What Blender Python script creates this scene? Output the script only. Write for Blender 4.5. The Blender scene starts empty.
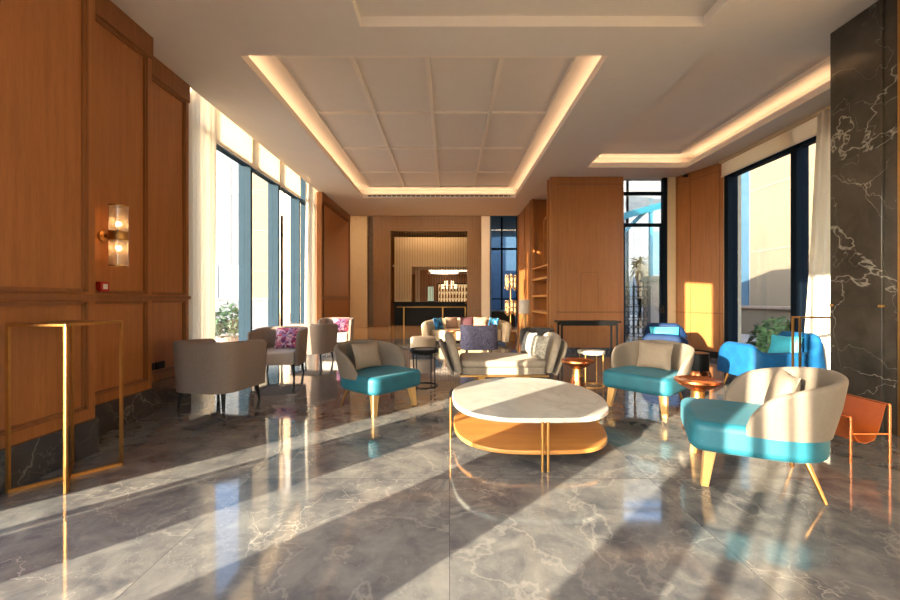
import bpy, bmesh, math, random
from mathutils import Vector, Matrix
random.seed(7)
PI = math.pi
sc = bpy.context.scene
COL = sc.collection
H = 1.35            # eye height
CE = 4.41           # ceiling height

# ------------------------------------------------------------------ helpers
class MB:
    def __init__(s): s.v = []; s.f = []
    def add(s, vs, fs):
        b = len(s.v); s.v += [tuple(p) for p in vs]; s.f += [tuple(i + b for i in f) for f in fs]; return s
    def box(s, x0, x1, y0, y1, z0, z1):
        return s.add([(x0,y0,z0),(x1,y0,z0),(x1,y1,z0),(x0,y1,z0),(x0,y0,z1),(x1,y0,z1),(x1,y1,z1),(x0,y1,z1)],
                     [(0,3,2,1),(4,5,6,7),(0,1,5,4),(1,2,6,5),(2,3,7,6),(3,0,4,7)])
    def prism(s, pts, z0, z1):
        n = len(pts)
        return s.add([(p[0],p[1],z0) for p in pts] + [(p[0],p[1],z1) for p in pts],
                     [tuple(range(n-1,-1,-1)), tuple(range(n,2*n))] + [(i,(i+1)%n,n+(i+1)%n,n+i) for i in range(n)])
    def loft(s, rings, cap=True, closed=True):
        n = len(rings[0]); vs = [p for r in rings for p in r]; fs = []
        for k in range(len(rings)-1):
            for i in range(n if closed else n-1):
                j = (i+1) % n
                fs.append((k*n+i, k*n+j, (k+1)*n+j, (k+1)*n+i))
        if cap: fs += [tuple(range(n-1,-1,-1)), tuple(range((len(rings)-1)*n, len(rings)*n))]
        return s.add(vs, fs)
    def tube(s, pts, r, n=8):
        pts = [Vector(p) for p in pts]; rr = r if isinstance(r, (list, tuple)) else [r]*len(pts)
        rings = []
        for i, p in enumerate(pts):
            d = (pts[min(i+1,len(pts)-1)] - pts[max(i-1,0)]).normalized()
            u = d.cross(Vector((0,0,1)))
            if u.length < 1e-3: u = d.cross(Vector((1,0,0)))
            u.normalize(); w = u.cross(d)
            rings.append([p + u*math.cos(2*PI*k/n)*rr[i] + w*math.sin(2*PI*k/n)*rr[i] for k in range(n)])
        return s.loft(rings)
    def bar(s, p, q, w, h=None):
        h = h or w; p = Vector(p); q = Vector(q); d = (q-p).normalized()
        u = d.cross(Vector((0,0,1)))
        if u.length < 1e-3: u = Vector((1,0,0))
        u.normalize(); t = u.cross(d)
        ring = lambda c: [c+u*w/2+t*h/2, c-u*w/2+t*h/2, c-u*w/2-t*h/2, c+u*w/2-t*h/2]
        return s.loft([ring(p), ring(q)])
    def lathe(s, prof, n=32, c=(0,0,0)):
        rings = [[(c[0]+r*math.cos(2*PI*k/n), c[1]+r*math.sin(2*PI*k/n), c[2]+z) for k in range(n)] for r, z in prof]
        if prof[0][0] > .003 and prof[-1][0] > .003: return s.loft(rings+[rings[0]], cap=False)
        return s.loft(rings)
    def ball(s, c, r, n=12, sz=1):
        return s.lathe([(max(1e-3, r*math.sin(PI*k/n)), -r*sz*math.cos(PI*k/n)) for k in range(n+1)], 16, c)
    def xf(s, m): s.v = [tuple(m @ Vector(p)) for p in s.v]; return s

def obj(name, mb, mat, parent=None, bevel=0, smooth=False, solid=0, sub=0, seg=3):
    me = bpy.data.meshes.new(name); me.from_pydata(mb.v, [], mb.f)
    bm = bmesh.new(); bm.from_mesh(me); bmesh.ops.recalc_face_normals(bm, faces=bm.faces); bm.to_mesh(me); bm.free()
    me.materials.append(mat)
    o = bpy.data.objects.new(name, me); COL.objects.link(o)
    if parent: o.parent = parent
    if bevel:
        m = o.modifiers.new('bevel', 'BEVEL'); m.width = bevel; m.segments = seg; m.limit_method = 'ANGLE'; m.angle_limit = 0.6
        smooth = True
    if solid:
        m = o.modifiers.new('solid', 'SOLIDIFY'); m.thickness = solid
    if sub:
        m = o.modifiers.new('sub', 'SUBSURF'); m.levels = sub; m.render_levels = sub
    if smooth:
        for p in me.polygons: p.use_smooth = True
        try: me.set_sharp_from_angle(angle=0.7 if not bevel else 1.2)
        except Exception: pass
    return o

def thing(name, label, cat, loc=(0,0,0), rz=0, group=None, scale=1):
    o = bpy.data.objects.new(name, None); COL.objects.link(o)
    o.location = loc; o.rotation_euler = (0,0,rz); o.scale = (scale,)*3; o.empty_display_size = .1
    o['label'] = label; o['category'] = cat
    if group: o['group'] = group
    return o
def tag(o, label, cat, group=None, loc=None, rz=0):
    o['label'] = label; o['category'] = cat
    if group: o['group'] = group
    if loc: o.location = loc; o.rotation_euler = (0,0,rz)
    return o
def struct(name, mb, mat, parent=None, **k):
    o = obj(name, mb, mat, parent, **k)
    if not parent: o['kind'] = 'structure'
    return o
def sroot(name):
    o = bpy.data.objects.new(name, None); COL.objects.link(o); o['kind'] = 'structure'; return o
def dup(root, loc, rz, label, group=None, scale=1):
    r = root.copy(); COL.objects.link(r); r.location = loc; r.rotation_euler = (0,0,rz); r.scale = (scale,)*3
    r['label'] = label
    if group: r['group'] = group
    for ch in list(root.children):
        c = ch.copy(); COL.objects.link(c); c.parent = r
        for g in ch.children:
            d = g.copy(); COL.objects.link(d); d.parent = c
    return r
def face(dx, dy):   # rotation so that local -y looks along (dx,dy)
    return math.atan2(dy, dx) + PI/2

def round_poly(pts, rad, n=8, closed=False):
    out = []; N = len(pts)
    for i, p in enumerate(pts):
        p = Vector(p)
        if not closed and i in (0, N-1): out.append(p); continue
        a = Vector(pts[i-1]); b = Vector(pts[(i+1) % N]); r = rad[i] if isinstance(rad, (list,tuple)) else rad
        da = (a-p).normalized(); db = (b-p).normalized()
        p0 = p + da*r; p1 = p + db*r
        for k in range(n+1):
            t = k/n; out.append(p0*(1-t)**2 + p*2*t*(1-t) + p1*t*t)
    return [tuple(q) for q in out]
def resample(pts, n):
    pts = [Vector(p) for p in pts]; L = [0]
    for a, b in zip(pts, pts[1:]): L.append(L[-1] + (b-a).length)
    out = []
    for k in range(n):
        s = L[-1]*k/(n-1); i = 0
        while i < len(L)-2 and L[i+1] < s: i += 1
        t = (s-L[i])/max(1e-9, L[i+1]-L[i]); out.append(pts[i].lerp(pts[i+1], min(1,t)))
    return out, L[-1]
def shell(path, zb, ztop, th, lean=0.0, n=56, endr=.14, endlow=.35, sign=1, bulge=.0, thtop=None):
    """padded wall that follows a plan path, rounded over the top and at both ends"""
    pts, L = resample(path, n); rings = []
    for i, p in enumerate(pts):
        d = (pts[min(i+1,n-1)] - pts[max(i-1,0)]).normalized(); nx, ny = d.y*sign, -d.x*sign
        t = i/(n-1); s = min(t, 1-t)*L
        zt = ztop(t) if callable(ztop) else ztop
        e = 1.0
        if s < endr:
            u = 1 - s/endr; e = math.sqrt(max(0, 1-u*u)); zt = zb + (zt-zb)*(endlow + (1-endlow)*e)
        tk = th*(.45+.55*min(1, e+.15)) if s < endr*.5 else th
        hw = tk/2; tw = (thtop or th)/2*tk/th; ring = []
        prof = [(-hw,zb),(-hw*1.0,zb+(zt-zb)*.5),(-tw,zt-tw)]
        prof += [(-tw*math.cos(a*PI/8), zt-tw+tw*math.sin(a*PI/8)) for a in range(1,8)]
        prof += [(tw,zt-tw),(hw,zb+(zt-zb)*.5),(hw,zb)]
        for off, z in prof:
            f = (z-zb)/max(.01, .5); o = off + lean*f + bulge*math.sin(min(1, max(0,(z-zb)/max(.01,zt-zb)))*PI)
            ring.append((p.x+nx*o, p.y+ny*o, z))
        rings.append(ring)
    return MB().loft(rings)
def pillow(w, h, t, n=12):
    m = MB(); vs = []; fs = []
    for side in (1,-1):
        b = len(vs)
        for i in range(n+1):
            for j in range(n+1):
                u = -1+2*i/n; v = -1+2*j/n
                k = max(0,(1-abs(u)**2.6))**.55*max(0,(1-abs(v)**2.6))**.55
                pu = 1-.07*(1-abs(v))*abs(u); pv = 1-.07*(1-abs(u))*abs(v)
                vs.append((u*w/2*pu, side*(t/2*k+.004), v*h/2*pv))
        for i in range(n):
            for j in range(n):
                a = b+i*(n+1)+j; q = (a, a+1, a+n+2, a+n+1); fs.append(q if side > 0 else q[::-1])
    e = [i*(n+1) for i in range(n+1)] + [n*(n+1)+j for j in range(1,n+1)] + [i*(n+1)+n for i in range(n-1,-1,-1)] + [j for j in range(n-1,0,-1)]
    N = (n+1)**2
    for a, b in zip(e, e[1:]+e[:1]): fs.append((a, b, b+N, a+N))
    return m.add(vs, fs)

# ------------------------------------------------------------------ materials
def srgb(r, g, b):
    f = lambda c: (c/255/12.92) if c/255 <= .04045 else ((c/255+.055)/1.055)**2.4
    return (f(r), f(g), f(b), 1)
def base_mat(name):
    m = bpy.data.materials.new(name); m.use_nodes = True
    return m, m.node_tree, m.node_tree.nodes['Principled BSDF']
def N(nt, t, **k):
    n = nt.nodes.new(t)
    for a, b in k.items():
        if a in n.inputs: n.inputs[a].default_value = b
        else: setattr(n, a, b)
    return n
def coords(nt, scale=(1,1,1), rot=(0,0,0)):
    tc = N(nt, 'ShaderNodeTexCoord'); mp = N(nt, 'ShaderNodeMapping')
    mp.inputs['Scale'].default_value = scale; mp.inputs['Rotation'].default_value = rot
    nt.links.new(tc.outputs['Object'], mp.inputs['Vector']); return mp.outputs[0]
def ramp(nt, fac, stops):
    r = N(nt, 'ShaderNodeValToRGB'); e = r.color_ramp.elements
    while len(e) < len(stops): e.new(.5)
    for q, (p, c) in zip(e, stops): q.position = p; q.color = c
    nt.links.new(fac, r.inputs['Fac']); return r.outputs['Color']
def mixc(nt, fac, a, b, mode='MIX'):
    m = N(nt, 'ShaderNodeMix'); m.data_type = 'RGBA'; m.blend_type = mode
    for sock, val in ((m.inputs[0], fac), (m.inputs[6], a), (m.inputs[7], b)):
        if hasattr(val, 'links'): nt.links.new(val, sock)
        else: sock.default_value = val
    return m.outputs[2]
def bump(nt, bs, h, st, dist=.01):
    b = N(nt, 'ShaderNodeBump'); b.inputs['Strength'].default_value = st; b.inputs['Distance'].default_value = dist
    nt.links.new(h, b.inputs['Height']); nt.links.new(b.outputs[0], bs.inputs['Normal'])
def plain(name, c, rough=.5, metal=0, var=.06, sc_=6, bmp=0, bsc=200, sheen=0, coat=0):
    m, nt, bs = base_mat(name)
    n = N(nt, 'ShaderNodeTexNoise'); n.inputs['Scale'].default_value = sc_; n.inputs['Detail'].default_value = 4
    nt.links.new(coords(nt), n.inputs['Vector'])
    d = tuple(max(0, x*(1-var)) for x in c[:3])+(1,); l = tuple(min(1, x*(1+var)) for x in c[:3])+(1,)
    nt.links.new(ramp(nt, n.outputs['Fac'], [(.3,d),(.7,l)]), bs.inputs['Base Color'])
    bs.inputs['Roughness'].default_value = rough; bs.inputs['Metallic'].default_value = metal
    if sheen:
        bs.inputs['Sheen Weight'].default_value = sheen; bs.inputs['Sheen Roughness'].default_value = .4
        bs.inputs['Sheen Tint'].default_value = tuple(min(1,x*1.5+.1) for x in c[:3])+(1,)
    if coat: bs.inputs['Coat Weight'].default_value = coat
    if bmp:
        q = N(nt, 'ShaderNodeTexNoise'); q.inputs['Scale'].default_value = bsc; nt.links.new(coords(nt), q.inputs['Vector'])
        bump(nt, bs, q.outputs['Fac'], bmp, .003)
    return m
def wood(name, a, b, rough=.38, sx=22, sz=1.1, axis='z'):
    m, nt, bs = base_mat(name)
    s = {'z':(sx,sx,sz),'x':(sz,sx,sx),'y':(sx,sz,sx)}[axis]
    n = N(nt, 'ShaderNodeTexNoise'); n.inputs['Scale'].default_value = 1; n.inputs['Detail'].default_value = 6; n.inputs['Roughness'].default_value = .6
    nt.links.new(coords(nt, s), n.inputs['Vector'])
    n2 = N(nt, 'ShaderNodeTexNoise'); n2.inputs['Scale'].default_value = 1; n2.inputs['Detail'].default_value = 3
    nt.links.new(coords(nt, tuple(q*7 for q in s)), n2.inputs['Vector'])
    n3 = N(nt, 'ShaderNodeTexNoise'); n3.inputs['Scale'].default_value = .7; nt.links.new(coords(nt), n3.inputs['Vector'])
    c = ramp(nt, n.outputs['Fac'], [(.3,a),(.7,b)])
    c = mixc(nt, .25, c, ramp(nt, n2.outputs['Fac'], [(.35,tuple(x*.6 for x in a[:3])+(1,)),(.6,b)]))
    c = mixc(nt, .25, c, ramp(nt, n3.outputs['Fac'], [(.3,a),(.7,b)]))
    nt.links.new(c, bs.inputs['Base Color']); bs.inputs['Roughness'].default_value = rough
    bump(nt, bs, n2.outputs['Fac'], .08, .002)
    return m
def math_(nt, op, a, b=None, c=None):
    n = N(nt, 'ShaderNodeMath'); n.operation = op
    for i, v in enumerate((a, b, c)):
        if v is None: continue
        if hasattr(v, 'links'): nt.links.new(v, n.inputs[i])
        else: n.inputs[i].default_value = v
    return n.outputs[0]
def vein(nt, vec, scale, width, detail=5, dist=.25):
    n = N(nt, 'ShaderNodeTexNoise'); n.inputs['Scale'].default_value = scale; n.inputs['Detail'].default_value = detail
    n.inputs['Distortion'].default_value = dist; n.inputs['Roughness'].default_value = .55
    nt.links.new(vec, n.inputs['Vector'])
    d = math_(nt, 'ABSOLUTE', math_(nt, 'SUBTRACT', n.outputs['Fac'], .5))
    return math_(nt, 'SUBTRACT', 1.0, math_(nt, 'MINIMUM', math_(nt, 'DIVIDE', d, width), 1.0))
def marble(name, dark, light, veinc, rough=.1, tile=None, vs=(1.1,2.6), vw=(.012,.01), amt=(.8,.5), coat=.0, spec=.5, mottle=1.3, stretch=(1,1,1), seams=True):
    m, nt, bs = base_mat(name)
    vec = coords(nt, stretch)
    if tile:
        s = N(nt, 'ShaderNodeVectorMath'); s.operation = 'DIVIDE'; nt.links.new(vec, s.inputs[0]); s.inputs[1].default_value = tile
        fl = N(nt, 'ShaderNodeVectorMath'); fl.operation = 'FLOOR'; nt.links.new(s.outputs[0], fl.inputs[0])
        wn = N(nt, 'ShaderNodeTexWhiteNoise'); wn.noise_dimensions = '3D'; nt.links.new(fl.outputs[0], wn.inputs['Vector'])
        mu = N(nt, 'ShaderNodeVectorMath'); mu.operation = 'MULTIPLY_ADD'; nt.links.new(wn.outputs['Color'], mu.inputs[0])
        mu.inputs[1].default_value = (9,9,9); nt.links.new(vec, mu.inputs[2]); v2 = mu.outputs[0]
    else: v2 = vec
    n = N(nt, 'ShaderNodeTexNoise'); n.inputs['Scale'].default_value = mottle; n.inputs['Detail'].default_value = 8; n.inputs['Roughness'].default_value = .62
    n.inputs['Distortion'].default_value = .35; nt.links.new(v2, n.inputs['Vector'])
    c = ramp(nt, n.outputs['Fac'], [(.3,dark),(.72,light)])
    vo = N(nt, 'ShaderNodeTexVoronoi'); vo.feature = 'DISTANCE_TO_EDGE'; vo.inputs['Scale'].default_value = vs[0]
    wv = N(nt, 'ShaderNodeTexNoise'); wv.inputs['Scale'].default_value = 2.2; wv.inputs['Detail'].default_value = 5; nt.links.new(v2, wv.inputs['Vector'])
    wa = N(nt, 'ShaderNodeVectorMath'); wa.operation = 'MULTIPLY_ADD'; nt.links.new(wv.outputs['Color'], wa.inputs[0]); wa.inputs[1].default_value = (.55,.55,.55); nt.links.new(v2, wa.inputs[2])
    nt.links.new(wa.outputs[0], vo.inputs['Vector'])
    e = math_(nt, 'SUBTRACT', 1.0, math_(nt, 'MINIMUM', math_(nt, 'DIVIDE', vo.outputs['Distance'], vw[0]), 1.0))
    n4 = N(nt, 'ShaderNodeTexNoise'); n4.inputs['Scale'].default_value = 1.4; nt.links.new(v2, n4.inputs['Vector'])
    pres = ramp(nt, n4.outputs['Fac'], [(.42,(0,0,0,1)),(.62,(1,1,1,1))])
    c = mixc(nt, math_(nt, 'MULTIPLY', math_(nt, 'MULTIPLY', e, pres), amt[0]), c, veinc)
    c = mixc(nt, math_(nt, 'MULTIPLY', math_(nt, 'MULTIPLY', vein(nt, v2, vs[1], vw[1]), math_(nt, 'ADD', n4.outputs['Fac'], -.1)), amt[1]), c, veinc)
    c = mixc(nt, math_(nt, 'MULTIPLY', vein(nt, v2, vs[0]*.5, vw[1]*2.0, 6, .4), amt[1]*.5), c, veinc)
    if tile and seams:
        fr = N(nt, 'ShaderNodeVectorMath'); fr.operation = 'FRACTION'; nt.links.new(s.outputs[0], fr.inputs[0])
        sp = N(nt, 'ShaderNodeSeparateXYZ'); nt.links.new(fr.outputs[0], sp.inputs[0])
        gx = math_(nt, 'LESS_THAN', sp.outputs[0], .004/tile[0]); gy = math_(nt, 'LESS_THAN', sp.outputs[1], .004/tile[1])
        c = mixc(nt, math_(nt, 'MULTIPLY', math_(nt, 'MAXIMUM', gx, gy), .6), c, tuple(x*.4 for x in dark[:3])+(1,))
    nt.links.new(c, bs.inputs['Base Color']); bs.inputs['Roughness'].default_value = rough
    bs.inputs['Coat Weight'].default_value = coat; bs.inputs['Coat Roughness'].default_value = .04
    bs.inputs['Specular IOR Level'].default_value = spec
    return m
def emit(name, c, st):
    m = bpy.data.materials.new(name); m.use_nodes = True; nt = m.node_tree; nt.nodes.clear()
    e = N(nt, 'ShaderNodeEmission'); e.inputs[0].default_value = c; e.inputs[1].default_value = st
    o = N(nt, 'ShaderNodeOutputMaterial'); nt.links.new(e.outputs[0], o.inputs[0]); return m
def glass(name, tint=(1,1,1,1), refl=1.0, glow_mix=0):
    m = bpy.data.materials.new(name); m.use_nodes = True; nt = m.node_tree; nt.nodes.clear()
    t = N(nt, 'ShaderNodeBsdfTransparent'); t.inputs[0].default_value = tint
    g = N(nt, 'ShaderNodeBsdfGlossy'); g.inputs['Roughness'].default_value = .02
    f = N(nt, 'ShaderNodeLayerWeight'); f.inputs[0].default_value = .5
    sch = math_(nt, 'MULTIPLY_ADD', math_(nt, 'POWER', f.outputs['Facing'], 5), .9, .035)
    mx = N(nt, 'ShaderNodeMixShader'); nt.links.new(math_(nt, 'MINIMUM', math_(nt, 'MULTIPLY', sch, refl), 1.0), mx.inputs[0])
    nt.links.new(t.outputs[0], mx.inputs[1]); nt.links.new(g.outputs[0], mx.inputs[2])
    o = N(nt, 'ShaderNodeOutputMaterial')
    if glow_mix:    # faint milky body added so the glass glows from its bulb
        tr = N(nt, 'ShaderNodeBsdfTranslucent'); tr.inputs[0].default_value = (1,.9,.75,1)
        m2 = N(nt, 'ShaderNodeMixShader'); m2.inputs[0].default_value = glow_mix
        nt.links.new(mx.outputs[0], m2.inputs[1]); nt.links.new(tr.outputs[0], m2.inputs[2]); mx = m2
    nt.links.new(mx.outputs[0], o.inputs[0]); return m
def cloth(name, c, trans=.4):
    m = bpy.data.materials.new(name); m.use_nodes = True; nt = m.node_tree; nt.nodes.clear()
    d = N(nt, 'ShaderNodeBsdfDiffuse'); d.inputs[0].default_value = c
    t = N(nt, 'ShaderNodeBsdfTranslucent'); t.inputs[0].default_value = c
    w = N(nt, 'ShaderNodeTexNoise'); w.inputs['Scale'].default_value = 3; nt.links.new(coords(nt, (20,20,.3)), w.inputs['Vector'])
    cc = mixc(nt, .12, c, ramp(nt, w.outputs['Fac'], [(.3,tuple(x*.7 for x in c[:3])+(1,)),(.7,c)])); nt.links.new(cc, d.inputs[0])
    mx = N(nt, 'ShaderNodeMixShader'); mx.inputs[0].default_value = trans
    nt.links.new(d.outputs[0], mx.inputs[1]); nt.links.new(t.outputs[0], mx.inputs[2])
    o = N(nt, 'ShaderNodeOutputMaterial'); nt.links.new(mx.outputs[0], o.inputs[0]); return m
def pattern(name, cols, scale=14, bg=None):
    m, nt, bs = base_mat(name)
    v = N(nt, 'ShaderNodeTexVoronoi'); v.inputs['Scale'].default_value = scale; v.inputs['Randomness'].default_value = 1
    n = N(nt, 'ShaderNodeTexNoise'); n.inputs['Scale'].default_value = scale*.5; cv = coords(nt); nt.links.new(cv, n.inputs['Vector'])
    nt.links.new(mixc(nt, .15, cv, n.outputs['Color']), v.inputs['Vector'])
    sp = N(nt, 'ShaderNodeSeparateColor'); nt.links.new(v.outputs['Color'], sp.inputs[0])
    r = N(nt, 'ShaderNodeValToRGB'); r.color_ramp.interpolation = 'CONSTANT'; e = r.color_ramp.elements
    while len(e) < len(cols): e.new(.5)
    for i, c in enumerate(cols): e[i].position = i/len(cols); e[i].color = c
    nt.links.new(sp.outputs[0], r.inputs['Fac']); nt.links.new(r.outputs['Color'], bs.inputs['Base Color'])
    bs.inputs['Roughness'].default_value = .8; return m

M = {}
M['wood'] = wood('oak veneer', srgb(138,84,42), srgb(168,108,58))
M['wood_dark'] = wood('oak veneer frame', srgb(112,66,32), srgb(140,88,46))
M['wood_top'] = wood('oak shelf', srgb(176,112,52), srgb(204,142,76), .3, 14, 1.1, 'x')
M['wood_leg'] = plain('beech leg', srgb(206,160,96), .35, var=.1)
M['portal'] = wood('walnut slat', srgb(124,92,60), srgb(152,116,80), .4)
M['floor'] = marble('grey marble floor', srgb(78,79,84), srgb(136,133,128), srgb(206,196,184), .075, (1.5,1.5,50), (2.0,4.2), (.006,.005), (.38,.36), coat=.25, mottle=4.2)
M['floor_far'] = marble('beige marble floor', srgb(170,136,98), srgb(196,162,122), srgb(212,188,158), .12, (1.2,1.2,50))
M['plinth'] = marble('dark marble plinth', srgb(44,44,48), srgb(72,70,72), srgb(140,136,132), .15, None, (1.3,3), (.012,.01), (.7,.5))
M['column'] = marble('black marble', srgb(46,42,38), srgb(72,65,58), srgb(205,196,186), .13, (20,20,2.9), (.9,1.0), (.004,.0018), (.4,.7), mottle=2.6, stretch=(1,1,1.0), seams=False)
M['white_marble'] = marble('white marble', srgb(180,180,170), srgb(204,202,194), srgb(150,148,140), .12, None, (2,4), (.03,.02), (.4,.4))
M['ceil'] = plain('ceiling paint', srgb(224,214,204), .85, var=.015)
M['trimw'] = plain('white trim paint', srgb(232,220,206), .7, var=.015)
M['wall'] = plain('cream wall paint', srgb(206,184,152), .8, var=.03)
M['brass'] = plain('brushed brass', srgb(178,132,76), .38, 1, .08, 20)
M['copper'] = plain('polished copper', srgb(204,126,80), .26, 1, .06, 10)
M['steel'] = plain('blue grey window steel', srgb(36,52,64), .5, 0, .06)
M['steel_dark'] = plain('dark blue window steel', srgb(3,16,28), .45, .0, .08)
M['black'] = plain('black metal', srgb(12,11,11), .5, .0, .1)
M['grey_fab'] = plain('taupe fabric', srgb(110,98,86), .85, 0, .05, 30, .3, 260, .25)
M['pil_fab'] = plain('stone linen', srgb(136,120,104), .85, 0, .05, 30, .3, 260)
M['teal'] = plain('teal velvet', srgb(18,88,104), .6, 0, .16, 7, .15, 120, .3)
M['blue'] = plain('cobalt velvet', srgb(8,76,124), .7, 0, .2, 7, .15, 120, .08)
M['navy'] = plain('navy velvet', srgb(6,32,66), .7, 0, .2, 7, .15, 120, .03)
M['cyan'] = plain('turquoise satin', srgb(56,168,196), .5, 0, .15, 7, sheen=.4)
M['tub_fab'] = plain('greige fabric', srgb(132,114,101), .9, 0, .05, 30, .3, 260, .1)
M['tub_seat'] = plain('pale greige fabric', srgb(206,192,180), .9, 0, .05, 30, .3, 260)
M['chaise'] = plain('silver chenille', srgb(146,131,115), .85, 0, .1, 18, .3, 200, .2)
M['chaise_pil'] = pattern('silver ribbed cloth', [srgb(156,148,136), srgb(130,123,112), srgb(166,160,148)], 40)
M['cream'] = plain('cream boucle', srgb(196,170,136), .9, 0, .05, 30, .3, 200)
M['purple'] = pattern('violet tweed', [srgb(98,92,116), srgb(124,116,138), srgb(74,70,92), srgb(146,136,148)], 60)
M['pink'] = pattern('pink floral print', [srgb(150,46,84), srgb(222,150,170), srgb(232,196,200), srgb(110,50,100), srgb(196,84,110), srgb(160,130,180)], 26)
M['bluepat'] = pattern('blue zigzag print', [srgb(10,64,110), srgb(30,120,170), srgb(8,40,72), srgb(90,170,200)], 16)
M['maroon'] = plain('plum cloth', srgb(70,34,40), .8)
M['taupe2'] = plain('taupe cushion cloth', srgb(150,116,94), .85)
M['brown_vel'] = plain('dark olive brown velvet', srgb(74,66,58), .6, 0, .3, 12, sheen=.4)
M['leather'] = plain('cognac leather', srgb(176,84,28), .42, 0, .1, 8, .12, 300)
M['curtain'] = cloth('sheer curtain', srgb(246,240,230), .5)
M['blind'] = cloth('roller blind cloth', srgb(246,234,214), .5)
M['glass'] = glass('window glass', (.93,.97,.98,1))
M['glass_tint'] = glass('tinted window glass', (.79,.81,.82,1))
M['glass_blue'] = glass('blue window glass', (.42,.58,.72,1))
M['crystal'] = glass('crystal tube', (.96,.9,.8,1), 2.2, .14)
M['glow'] = emit('warm cove light', (1,.66,.38,1), 6.5)
M['bulb'] = emit('warm bulb', (1,.6,.28,1), 40)
M['tubeglow'] = emit('lit crystal core', (1,.72,.38,1), 2.2)
M['display'] = emit('backlit bottle shelf', (1,.62,.28,1), .55)
M['shade'] = cloth('white lamp shade', srgb(226,216,204), .4)
M['red'] = plain('red plastic', srgb(160,22,18), .4)
M['whitep'] = plain('white plastic', srgb(225,222,218), .4)
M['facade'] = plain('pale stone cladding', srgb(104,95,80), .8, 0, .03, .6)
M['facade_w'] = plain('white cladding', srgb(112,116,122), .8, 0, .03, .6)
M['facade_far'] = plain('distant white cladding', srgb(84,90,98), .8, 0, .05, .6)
M['joint'] = plain('cladding joint', srgb(120,118,116), .8)
M['bluegl'] = plain('blue glazing', srgb(58,88,110), .35, 0, .15, 1)
M['paving'] = plain('outdoor paving', srgb(150,142,132), .8, 0, .1, 2)
M['leaf'] = plain('leaf green', srgb(44,70,40), .6, 0, .3, 8)
M['trunk'] = plain('palm trunk', srgb(168,146,120), .9, 0, .2, 20)
M['dry'] = plain('pale palm frond', srgb(176,158,120), .8, 0, .2, 8)
M['stone'] = plain('brown stone', srgb(136,120,108), .8, 0, .1, 6)
M['darkblue'] = plain('dark blue panel', srgb(84,112,142), .4, 0, .2, 2)

for k_, sp_ in (('steel',.08),('steel_dark',.15),('black',.25),('navy',.2),('blue',.3)):
    b_ = M[k_].node_tree.nodes['Principled BSDF']; b_.inputs['Specular IOR Level'].default_value = sp_
    if k_.startswith('steel'): b_.inputs['Roughness'].default_value = .75
# ------------------------------------------------------------------ setting: floor
struct('floor', MB().box(-4.6,6.6,-6,13.2,-.12,0), M['floor'])
struct('floor', MB().box(-6.2,6.6,13.2,28.2,-.12,0), M['floor_far'])
struct('trim_1', MB().box(-3.6,2.5,13.14,13.26,0,.004), M['plinth'])

# ------------------------------------------------------------------ ceiling with coffers
LIP = .12
def grid_slab(mb, xs, ys, holes, z0, z1):
    for x0, x1 in zip(xs, xs[1:]):
        for y0, y1 in zip(ys, ys[1:]):
            cx, cy = (x0+x1)/2, (y0+y1)/2
            if any(a < cx < b and c < cy < d for a, b, c, d in holes): continue
            mb.box(x0, x1, y0, y1, z0, z1)
T1 = (-2.63, 2.0, 5.04, 12.15); T2 = (3.21, 5.54, 5.0, 9.34); T3 = (-1.0, 2.86, .6, 4.5)
mb = MB()
grid_slab(mb, sorted({-3.75,6.1,4.38,T1[0],T1[1],T2[0],T2[1],T3[0],T3[1]}), sorted({-6,14.8,10.4,T1[2],T1[3],T2[2],T2[3],T3[2],T3[3]}), [T1,T2,T3,(4.38,9,10.4,14.9)], CE, CE+LIP)
struct('ceiling', mb, M['ceil'])
mb = MB()       # recess roofs and their hidden side walls
for (a,b,c,d), up in ((T1,.30),(T2,.30)):
    z = CE+up; p = .22
    mb.box(a-p, b+p, c-p, d+p, z, z+.05)
    for q in ((a-p-.04,a-p,c-p,d+p),(b+p,b+p+.04,c-p,d+p),(a-p,b+p,c-p-.04,c-p),(a-p,b+p,d+p,d+p+.04)): mb.box(*q, CE+LIP, z)
mb.box(T3[0],T3[1],T3[2],T3[3],CE+LIP-.001,CE+LIP+.07)
mb.box(-4.4,4.38,-6,14.8,CE+.45,CE+.5).box(4.38,6.7,-6,10.4,CE+.45,CE+.5)
mb.box(-4.4,-3.75,-6,14.8,CE+.40,CE+.45).box(6.1,6.7,-6,10.4,CE+.40,CE+.45)
mb.box(-3.79,-3.75,-6,14.8,CE+LIP,CE+.40).box(6.1,6.14,-6,4.6,CE+LIP,CE+.40).box(6.1,6.14,8.95,10.4,CE+LIP,CE+.40)
struct('ceiling', mb, M['ceil'])
mb = MB()
zc = CE+.30
xs = [-2.39,-1.35,-.31,.73,1.77]; ys = [5.5,7.2,8.89,10.59,11.95]
for x in xs: mb.box(x-.03,x+.03,ys[0],ys[-1],zc-.035,zc)
for y in ys: mb.box(xs[0],xs[-1],y-.03,y+.03,zc-.034,zc)
struct('trim_2', mb, M['trimw'])
mb = MB(); a,b,c,d = 3.47,5.27,5.3,9.12
mb.box(a-.05,a,c,d,zc-.05,zc).box(b,b+.05,c,d,zc-.05,zc).box(a-.05,b+.05,c-.05,c,zc-.05,zc).box(a-.05,b+.05,d,d+.05,zc-.05,zc)
struct('trim_3', mb, M['trimw'])
# LED strips that lie in the coves
for nm, (a,b,c,d) in (('centre',T1),('window',T2)):
    t = thing('cove_light', 'warm light strip hidden in the %s' % ('large gridded ceiling recess' if nm == 'centre' else 'smaller plain ceiling recess by the right windows'), 'light')
    for q in ((a-.13,a-.09,c,d),(b+.09,b+.13,c,d),(a,b,c-.13,c-.09),(a,b,d+.09,d+.13)):
        obj('light_strip', MB().box(*q, CE+LIP, CE+LIP+.015), M['glow'], t)
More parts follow.
